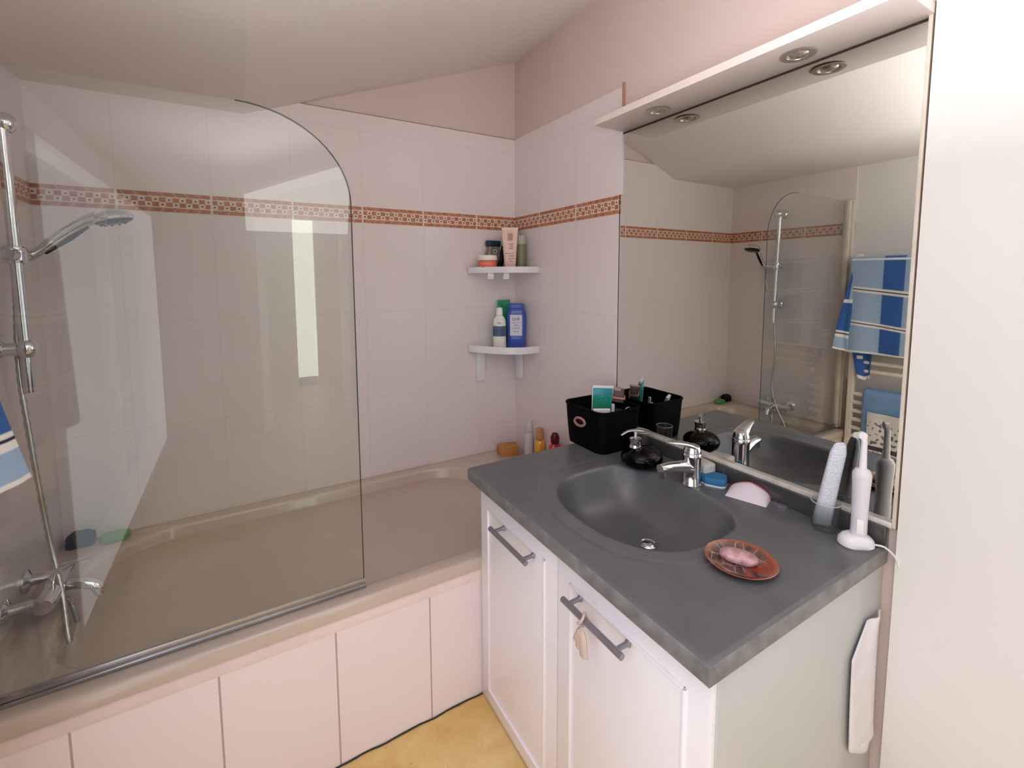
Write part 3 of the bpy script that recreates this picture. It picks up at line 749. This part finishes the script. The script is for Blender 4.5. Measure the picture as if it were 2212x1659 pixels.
# rope ridges
mb=MB(); c=[Vector((-.2005,-.745+.026*math.cos(a)*1.0,ZC+.088+.0135*math.sin(a)-.002*math.cos(a))) for a in [k*2*PI/28 for k in range(29)]]
mb.tube(c,.0045,8,caps=False); g_=link('handle_grommet',mb,flat('tan_grommet',(170,128,112),.5),bk)
mb=MB(); mb.lathe([(0,0),(.022,.0)],(-.1995,-.745,ZC+.088),24,rot=Matrix.Rotation(-PI/2,3,'Y'),ey=1.0,ex=.52)
link('handle_hole',mb,flat('hole_black',(10,6,6),.9),g_)
# contents
tealm=None
def teal():
    m,nt,bs=newmat('teal_gradient_tube')
    g=nt.nodes.new('ShaderNodeNewGeometry'); sp=nt.nodes.new('ShaderNodeSeparateXYZ'); nt.links.new(g.outputs['Position'],sp.inputs[0])
    z=N(nt,sp.outputs[2]); a=ramp(z,.835,.885); n=noise_tex(nt,60,2,stretch=(1,1,8))
    c=mixc(nt,a,srgb(40,140,96),srgb(24,140,150)); c=mixc(nt,ramp(n,.5,.7)*.35,c,srgb(120,190,180))
    nt.links.new(c,bs.inputs['Base Color']); bs.inputs['Roughness'].default_value=.2; return m
TEAL=teal()
def slab(name,label,cat,c,w,h,d,R,m,parts=(),bev=.002):
    """flat pack / tube leaning in the basket: c = bottom centre"""
    t=thing(name,label,cat,c)
    link('pack_body',MB().box(-w/2,w/2,-d/2,d/2,0,h,bev,rot=R,at=c),m,t)
    for nm,(a0,a1,b0,b1,c0,c1),mm in parts: link(nm,MB().box(a0,a1,b0,b1,c0,c1,.0006,rot=R,at=c),mm,t)
    return t
Rz=lambda a:Matrix.Rotation(math.radians(a),3,'Z')
Rx=lambda a:Matrix.Rotation(math.radians(a),3,'X')
Ry=lambda a:Matrix.Rotation(math.radians(a),3,'Y')
white=flat('pack_white',(240,240,242),.35)
# teal tube: faces the camera
R=Rz(-36)@Rx(4)@Ry(1)
slab('toothpaste_tube','teal green tube standing upright in the black basket','tube',Vector((-.090,-.728,ZC+.030)),.066,.160,.012,R,TEAL,
  (('crimp',(-.034,.036,-.003,.003,.158,.168),white),('edge_strip',(-.036,-.0335,-.0065,.0065,.06,.160),white)))
R=Rz(-30)@Rx(14)
slab('toothpaste_tube','white crimped tube end poking out in front of the teal tube','tube',Vector((-.150,-.790,ZC+.056)),.056,.088,.010,R,white,
  (('crimp_line',(-.022,.018,-.0058,-.0051,.0745,.0765),flat('grey_print',(120,112,130),.5)),('blue_back',(-.024,.024,.0051,.0057,.03,.082),flat('slate_blue_print',(110,140,176),.4))))
brown=flat('brown_carton',(88,66,62),.35); pinkb=flat('pink_band',(200,140,136),.4); beigeb=flat('beige_band',(196,172,158),.4)
R=Rz(-45)@Rx(3)@Ry(4)
slab('lotion_box','brown box with pink and black stripes standing behind the teal tube','box',Vector((-.040,-.748,ZC+.034)),.036,.150,.030,R,brown,
  (('pink_band',(-.0225,.0225,-.0175,.0175,.118,.124),pinkb),('black_band',(-.0226,.0226,-.0176,.0176,.085,.106),M_blackgloss),('beige_band',(-.016,.006,-.0176,.0176,.1485,.1512),beigeb)),bev=.006)
slab('lip_balm','slim white lip balm stick upright beside the teal tube','stick',Vector((-.085,-.778,ZC+.058)),.010,.085,.010,Rz(-30)@Rx(6),flat('stick_white',(216,222,228),.25),
  (('black_cap',(-.0055,.0055,-.0055,.0055,.03,.05),M_blackgloss),),bev=.003)
t=MB(); t.tube(spline([(-.075,-.818,ZC+.09),(-.068,-.822,ZC+.128),(-.052,-.826,ZC+.133),(-.042,-.824,ZC+.10),(-.040,-.82,ZC+.07)],8),.0022,8)
setp(link('wire_loop',t,M_chrome_r),'thin grey wire loop inside the basket near its rim','wire')

# soap dispenser
sd=thing('soap_dispenser','glossy black pebble soap dispenser with chrome pump beside the tap','soap dispenser',(-.138,-.962,ZC))
dcx,dcy=-.140,-.966
def pr_(f): return f
link('pebble_body',MB().lathe([(0,0),(.030,0),(.044,.004),(.055,.013),(.0595,.025),(.058,.036),(.050,.047),(.036,.056),(.020,.061),(.012,.063),(0,.0635)],(dcx,dcy,ZC),40,rot=Rz(-30),ex=1.05,ey=.98),M_blackgloss,sd)
sx,sy=-.152,-.951
pu=link('pump_collar',MB().lathe([(.0185,.0),(.0190,.001),(.0170,.008),(.0170,.018),(.0195,.026),(.0195,.029),(.012,.032),(0,.032)],(sx,sy,ZC+.058),24),M_chrome,sd)
link('pump_stem',MB().tube([(sx,sy,ZC+.088),(sx,sy,ZC+.106)],.0042,12),flat('pump_white',(226,224,222),.3),pu)
link('pump_nozzle',MB().tube(spline([(sx+.020,sy-.012,ZC+.107),(sx,sy,ZC+.110),(sx-.022,sy+.010,ZC+.108),(sx-.044,sy+.016,ZC+.098)],5),[.0045,.005,.0058,.0062,.0065,.0067,.0068,.0068,.0066,.0064,.006,.0058,.0056,.0054,.005,.0045],12,flat=.5),M_chrome_r,pu)
# tumblers
def tumbler(x,y,r,h,label,rot=None):
    t=MB(); t.lathe([(0,.0),(r*.80,0),(r*.84,.003),(r,h),(r-.0012,h+.001),(r-.0022,h),(r*.80,.006),(0,.005)],(x,y,ZC),32)
    o=setp(link('tumbler',t,M_cup),label,'cup'); 
    rimo=MB().tube([(x+(r-.001)*math.cos(a),y+(r-.001)*math.sin(a),ZC+h) for a in [k*2*PI/32 for k in range(33)]],.0011,6,caps=False)
    link('rim',rimo,flat('cup_rim',(200,204,204),.2),o); return o
tumbler(-.055,-.884,.027,.071,'clear tumbler between black basket and soap dispenser')
tumbler(-.045,-1.430,.030,.064,'clear tumbler holding a ribbed tube beside the electric toothbrush')
# ribbed translucent tube in the second tumbler
def ribbed():
    m,nt,bs=newmat('ribbed_frosted')
    tc=nt.nodes.new('ShaderNodeTexCoord'); sp=nt.nodes.new('ShaderNodeSeparateXYZ'); nt.links.new(tc.outputs['Object'],sp.inputs[0])
    z=N(nt,sp.outputs[2]); y=N(nt,sp.outputs[1])
    ln=((z*260.0).frac()).lt(.3)*(noise_tex(nt,240,2,'Object').gt(.48)); 
    fade=ramp(z,.01,.06)
    c=mixc(nt,fade,srgb(150,158,166),srgb(226,228,238)); c=mixc(nt,ln*.55,c,srgb(120,124,150))
    nt.links.new(c,bs.inputs['Base Color']); bs.inputs['Roughness'].default_value=.3
    al=ramp(z,.0,.055)*.55+.40; nt.links.new(al.s,bs.inputs['Alpha']); return m
R=Rz(-58)
t=thing('tube_in_tumbler','white translucent tube with fine print standing in the tumbler','tube',(-.045,-1.430,ZC+.008))
B0=Vector((-.045,-1.430,ZC+.008))
def rgt(a,b,z,sx): return [B0+R@Vector((p.x+sx,p.y,z)) for p in sring(0,0,a,b,0,b*.9,6)]
link('tube_body',MB().loft([rgt(.018,.010,0.003,-.006),rgt(.018,.010,.03,-.003),rgt(.0165,.009,.11,.008),rgt(.0155,.007,.172,.017),rgt(.011,.005,.192,.020),rgt(.005,.003,.197,.021)]),ribbed(),t)
# white soap block, sponge
t=MB().box(-.022,.022,-.032,.032,0,.047,.009,3,rot=Rz(-8),at=(-.045,-1.106,ZC))
setp(link('white_block',t,flat('white_block_soap',(214,212,210),.5)),'white rounded block of soap right of the basin tap','soap')
sg=thing('cleaning_sponge','blue sponge with white scouring base in front of the white block','sponge',(-.055,-1.152,ZC))
def spf(h0,h1,m,nm):
    mb=MB(); P=[]
    for k in range(36):
        a=2*PI*k/36; r=1-.10*math.exp(-((a-3.9)/.30)**2)*1.6
        P.append((.033*r*(abs(math.cos(a))**.5)*math.copysign(1,math.cos(a)),.027*r*(abs(math.sin(a))**.5)*math.copysign(1,math.sin(a))))
    Rr=Rz(-62)
    mb.loft([[Rr@Vector((p[0]*s,p[1]*s,z))+Vector((-.058,-1.155,ZC)) for p in P] for s,z in ((.97,h0),(1,h0+.002),(1,h1-.003),(.94,h1))])
    link(nm,mb,m,sg)
spf(0,.006,flat('scourer_white',(214,224,232),.8,bmp=.6),'scouring_pad'); spf(.006,.024,flat('sponge_blue',(58,124,176),.9,bmp=.8,bscale=300),'foam')
# pink and white pouch
po=thing('pink_pouch','folded white and pink zip pouch lying below the mirror rail','pouch',(-.045,-1.24,ZC))
def pf(u,v,top=True):
    x=-.036+.072*u; y=(v-.5)*.098
    e=(math.sin(PI*min(1,max(0,u)))**.45)*(math.sin(PI*min(1,max(0,v)))**.35)
    z=(.005+.042*u**.8*(1-.25*abs(v-.5)*2))*e if top else 0
    q=Rz(18)@Vector((x,y,0)); return Vector((-.048+q.x,-1.250+q.y,ZC+.0008+z))
def pc(u,v):
    if u>.62: return srgb(196,80,98) if .70<u<.80 else srgb(226,150,160)
    return srgb(232,222,234)
mb=MB(); mb.grid(lambda u,v:pf(u,v),34,40,pc); mb.grid(lambda u,v:pf(u,v,False),8,8,lambda u,v:srgb(230,214,224))
mv=bpy.data.materials.new('printed_cloth'); mv.use_nodes=True; nt=mv.node_tree; vc=nt.nodes.new('ShaderNodeVertexColor'); vc.layer_name='pattern'
nt.links.new(vc.outputs[0],nt.nodes['Principled BSDF'].inputs['Base Color']); nt.nodes['Principled BSDF'].inputs['Roughness'].default_value=.55
M_vcol=mv
link('pouch_body',mb,M_vcol,po,colors=True)
link('zip_cord',MB().tube(spline([(-.020,-1.292,ZC+.010),(-.018,-1.300,ZC+.004),(-.024,-1.310,ZC+.002),(-.022,-1.320,ZC+.002)],5),.0011,6),flat('pink_cord',(206,60,110),.4),po)
t=MB(); P=[(.020*math.cos(a),.020*math.sin(a)*.9) for a in [PI+k*PI/14 for k in range(15)]]
t.loft([[Rz(-75)@Vector((p[0],p[1]*.7,0))+Vector((-.026,-1.318,ZC+z)) for p in P] for z in (.0005,.006)])
setp(link('metal_charm',t,M_steel,smooth=False),'half-round metal charm on the end of the pink cord','charm')

# dish and soap
ds=thing('soap_dish','shallow round amber agate-patterned soap dish on the counter','dish',(-.332,-1.412,ZC))
def agate():
    m,nt,bs=newmat('agate_glass')
    tc=nt.nodes.new('ShaderNodeTexCoord'); sp=nt.nodes.new('ShaderNodeSeparateXYZ'); nt.links.new(tc.outputs['Object'],sp.inputs[0])
    x=N(nt,sp.outputs[0]); y=N(nt,sp.outputs[1]); r=((x*x+y*y).op('SQRT'))/.066
    n=noise_tex(nt,42,4,'Object',.65); n2=noise_tex(nt,26,3,'Object')
    vo=nt.nodes.new('ShaderNodeTexVoronoi'); vo.feature='DISTANCE_TO_EDGE'; vo.inputs['Scale'].default_value=42; nt.links.new(tc.outputs['Object'],vo.inputs['Vector'])
    c=mixc(nt,ramp(n,.35,.62),srgb(46,34,42),srgb(128,96,88))
    side=ramp(y*-1.0-x*.2+(n2-.5)*.05,.018,.032)
    c=mixc(nt,side*.85*ramp(n2,.42,.5),c,srgb(150,56,30))
    ln=N(nt,vo.outputs['Distance']).lt(.035)
    c=mixc(nt,ln*.6*side.inv(),c,srgb(196,168,160))
    c=mixc(nt,ramp(r+(n-.5)*.12,.86,.94)*.85,c,srgb(164,92,66))
    nt.links.new(c,bs.inputs['Base Color']); bs.inputs['Roughness'].default_value=.12; bs.inputs['Coat Weight'].default_value=.5; return m
link('dish_body',MB().lathe([(0,0),(.034,0),(.050,.004),(.0655,.0115),(.0670,.0135),(.0655,.0140),(.058,.0105),(.042,.0058),(.02,.0042),(0,.004)],(-.332,-1.412,ZC),48),agate(),ds)
t=MB(); 
def so(k,z,s): return [Rz(-62)@Vector(((.036*s)*math.copysign(abs(math.cos(a))**.8,math.cos(a)),(.021*s)*math.copysign(abs(math.sin(a))**.8,math.sin(a)),0))+Vector((-.330,-1.406,ZC+.0046+z)) for a in [2*PI*j/32 for j in range(32)]]
t.loft([so(0,z,s) for z,s in ((0,.7),(.002,.9),(.007,1.),(.012,.97),(.016,.82),(.0185,.5),(.019,.2))])
setp(link('pink_soap',t,mat('pink_soap',srgb(216,174,178),.3,c2=srgb(160,112,120),scale=55,bmp=.5,bscale=90,coat=.3)),'worn pink marbled soap bar in the agate dish','soap')

# electric toothbrush
tb=thing('electric_toothbrush','white electric toothbrush standing on its charger by the wall','toothbrush',(-.058,-1.500,ZC))
tx,ty=-.056,-1.500
cb=MB(); cb.loft([[Rz(-35)@Vector((p.x-.004,p.y,0))+Vector((tx,ty,ZC+z)) for p in sring(0,0,a,b,0,b*.95,8)] for a,b,z in ((.031,.021,0),(.034,.023,.003),(.033,.022,.014),(.026,.019,.022),(.018,.016,.025))])
ch=link('charger_base',cb,M_white_pl,tb)
link('power_cord',MB().tube(spline([(tx+.010,ty-.018,ZC+.008),(-.034,-1.526,ZC+.006),(-.026,-1.538,ZC+.004),(-.016,-1.552,ZC-.012),(-.016,-1.560,ZC-.03)],8),.0021,8),M_white_pl,ch)
hb=MB()
hpz=[(.0135,.022),(.0145,.024),(.0140,.07),(.0150,.12),(.0165,.150),(.0165,.158),(.0125,.167),(.007,.170),(.0065,.171)]
hb.lathe(hpz,(tx,ty,ZC),28,ex=1.0,ey=1.05); link('handle',hb,mat('brush_white',srgb(226,224,232),.35,scale=5),tb)
link('grip_panel',MB().box(-.0060,.0060,-.0155,-.0135,.032,.062,.001,rot=Rz(-60),at=(tx,ty,ZC)),flat('grip_white',(246,244,248),.3),tb)
bh=MB().tube([(tx,ty,ZC+.166),(tx,ty,ZC+.20),(tx,ty,ZC+.226),(tx,ty+.001,ZC+.236)],[.0075,.0062,.0056,.0058],16)
bhd=link('brush_neck',bh,M_white_pl,tb)
link('brush_head',MB().lathe([(0,-.006),(.0075,-.006),(.008,-.004),(.008,.004),(0,.005)],(tx-.003,ty+.003,ZC+.240),20,rot=Rz(-45)@Matrix.Rotation(PI/2,3,'X')),M_white_pl,tb)
br=MB()
for k in range(16):
    a=k*2*PI/9; rr_=.0055 if k<9 else .0025
    o_=Rz(-45)@Vector((rr_*math.cos(a),0,rr_*math.sin(a))); c0=Vector((tx-.003,ty+.003,ZC+.240))+o_; dd=Rz(-45)@Vector((0,1,0)); dd=Vector((-.72,.70,0))
    br.tube([c0+dd*.004,c0+dd*.013],.0014,6)
link('bristles',br,flat('bristle_grey',(196,200,196),.6),tb)

# ------------------------------------------------------------------ towel radiator and towels on the left wall
rd=thing('towel_radiator','white ladder towel radiator on the left wall by the screen','radiator',(-1.63,-1.0,.2))
RX=-1.632; RY0,RY1=-1.262,-.772
M_rad=flat('radiator_white',(238,232,222),.35)
for y in (RY1,RY0): link('upright',MB().box(RX-.014,RX+.014,y-.015,y+.015,.20,1.40,.006,3),M_rad,rd)
zs_=[.25+.046*k for k in range(10)]+[.792,.838,.892]+[.95+.048*k for k in range(3)]+[1.16+.048*k for k in range(5)]
for z in zs_: link('rung',MB().tube([(RX+.004,RY1,z),(RX+.004,RY0,z)],.0105,12),M_rad,rd)
for z in (.30,1.3):
    for y in (RY0,RY1): link('wall_fixing',MB().tube([(RX-.010,y,z),(-L+.0005,y,z)],.009,10),M_rad,rd)
setp(link('copper_pipe',MB().tube([(-1.665,-.742,.0),(-1.665,-.742,.72),(-1.668,-.742,.73)],.008,12),mat('copper',srgb(190,130,96),.35,.6)),'thin copper pipe beside the screen hinge','pipe')
DB=srgb(48,98,172); LB=srgb(156,184,216); WH=srgb(236,236,236); NV=srgb(30,34,66)
def towcol(y,z):
    for zc in (1.222,1.050):
        d=z-zc
        if abs(d)<.0035: return NV
        if abs(d)<.0135: return WH
    if z<.905 or z>1.366: return WH
    if -.985<y<-.895: return DB
    if y<-1.12 and y>-1.21: return DB
    return LB
def tow(u,v,base=False):   # u along y, v around the drape: 0 front hem .. 0.8 top .. 1 back
    y=-.752-.50*u
    rip=.008*math.sin(u*7+1)+.006*math.sin(u*17)
    if v<.8:
        z=.892+(1.372-.892)*(v/.8)
        if base: return y,z
        x=-1.598+rip*(1-v/.8)*1.6+.012*(1-v)
        z-=.03*(1-v/.8)*u*.3+.12*min(.27,-(y+.75))*math.sin(PI*v/.8)**.7
    else:
        if base: return y,1.37
        t=(v-.8)/.2; a=PI*min(1,t*2.0)
        if t<.5: x=-1.598-.026*(1-math.cos(a))*.9; z=1.372+.012*math.sin(a)
        else: x=-1.645; z=1.372-.30*(t-.5)*2
    return (x,y,z)
def towc(u,v):
    if v>.8: return LB if not(-.985<-.752-.5*u<-.895) else DB
    y,z=tow(u,v,True); return towcol(y,z)
mb=MB(); mb.grid(tow,120,230,towc)
# gathered fold that swings out past the radiator edge (dark, white band, light, white hem)
def lobe(u,v):
    # v: 0 bottom .. 1 top ; u across
    top=Vector((-1.597,-.768-.03*u,1.345))
    mid=Vector((-1.563-.02*u,-.716-.06*u,1.055))
    bl=Vector((-1.529-.055*u,-.714-.075*u,.905-.020*u))
    p=bl*(1-v)*(1-v)+mid*2*v*(1-v)+top*v*v
    p+=Vector((.010*math.sin(u*9+v*4)*(1-v)*u,.006*math.sin(v*9)*u,0))
    return tuple(p)
def lobec(u,v):
    if v<.035: return WH
    if v<.20: return LB
    if v<.245: return WH
    if v<.26: return NV
    if v<.29: return WH
    if v<.62: return DB
    if v<.66: return WH
    return LB if u>.4 else DB
mb.grid(lobe,36,110,lobec)
def tail(u,v):
    w=.022+.030*v
    c=Vector((-1.613,-.812-.020*(1-v),.745+.24*v)); p=c+Vector((.012*math.cos(u*PI*1.4),-w*(u-.5)*2,0))
    if v<.12: p.z+=.02*abs(u-.5)
    return tuple(p)
def tailc(u,v):
    if v<.07: return WH
    if .45<v<.52 and .2<u<.5: return WH
    return DB
mb.grid(tail,24,60,tailc)
M_tow=bpy.data.materials.new('terry_cloth'); M_tow.use_nodes=True; nt=M_tow.node_tree; bs=nt.nodes['Principled BSDF']
vc=nt.nodes.new('ShaderNodeVertexColor'); vc.layer_name='pattern'; nt.links.new(vc.outputs[0],bs.inputs['Base Color']); bs.inputs['Roughness'].default_value=.95
bs.inputs['Sheen Weight'].default_value=.3; bump(nt,bs,noise_tex(nt,420,2),.5,.002)
setp(link('beach_towel',mb,M_tow,colors=True,solid=.005),'blue striped beach towel draped over the top of the radiator','towel')
def t2(u,v):
    y=-.838-.36*u; z=.30+.40*v
    return (-1.606+.003*math.sin(u*12),y,z) if v<.97 else (-1.618,y,z+.002)
mb=MB(); mb.grid(t2,40,40,lambda u,v:srgb(124,164,210)); mb.grid(lambda u,v:(-1.650,-.838-.36*u,.50+.20*v),10,10,lambda u,v:srgb(124,164,210))
mb.grid(lambda u,v:(-1.6505+.0325*v,-.838-.36*u,.7025),10,4,lambda u,v:srgb(100,138,184))
setp(link('hand_towel',mb,M_tow,colors=True,solid=.004),'plain light blue towel hanging low on the radiator','towel')
def pcol(u,v):
    z=.2+.39*v; 
    if v<.42: return NV
    if v<.46: return WH
    n=noise.noise(Vector((u*9,v*22,3.1)))
    if .50<v<.56: return srgb(60,62,84)
    if v<.88 and n>.22: return srgb(110,112,124)
    return srgb(228,228,228)
mb=MB(); mb.grid(lambda u,v:(-1.590+.003*math.sin(u*9),-.868-.15*u-.004*(1-v),.20+.39*v),50,120,pcol)
setp(link('printed_towel',mb,M_tow,colors=True,solid=.004),'white and navy printed cloth hanging over the plain blue towel','towel')

# ------------------------------------------------------------------ lights
def area(name,loc,size,power,color,target):
    l=bpy.data.lights.new(name,'AREA'); l.shape='RECTANGLE'; l.size,l.size_y=size; l.energy=power; l.color=color
    o=bpy.data.objects.new(name,l); COL.objects.link(o); o.location=loc
    o.rotation_euler=(Vector(target)-Vector(loc)).to_track_quat('-Z','Y').to_euler(); return o
area('window_daylight',(-L+.02,(WY0+WY1)/2,(WZ0+WZ1)/2),(2.2,1.6),17,(.97,.98,1.05),(0,(WY0+WY1)/2,(WZ0+WZ1)/2))
area('ceiling_fill',(-.9,-1.80,1.50),(.8,.7),14,(.98,.97,1),(-.9,-1.799,3))  # unseen fill facing up, added to brighten the ceiling and its bounce
area('rear_fill',(-.75,-3.2,1.95),(.7,.7),5,(1,.97,.97),(-.9,-.6,.8))  # overhead fill added behind the camera, no fitting modelled
area('corridor_light',(-.7,-4.6,2.2),(.6,.6),5,(1,.98,.94),(-.7,-4.6,0))  # unseen area light over the corridor
w=bpy.data.worlds.new('world'); scene.world=w; w.use_nodes=True
nt=w.node_tree; bg=nt.nodes['Background']; sk=nt.nodes.new('ShaderNodeTexSky'); sk.sky_type='HOSEK_WILKIE'
nt.links.new(sk.outputs[0],bg.inputs[0]); bg.inputs[1].default_value=1.0
for o in bpy.data.objects:
    if '_org' in o: del o['_org']
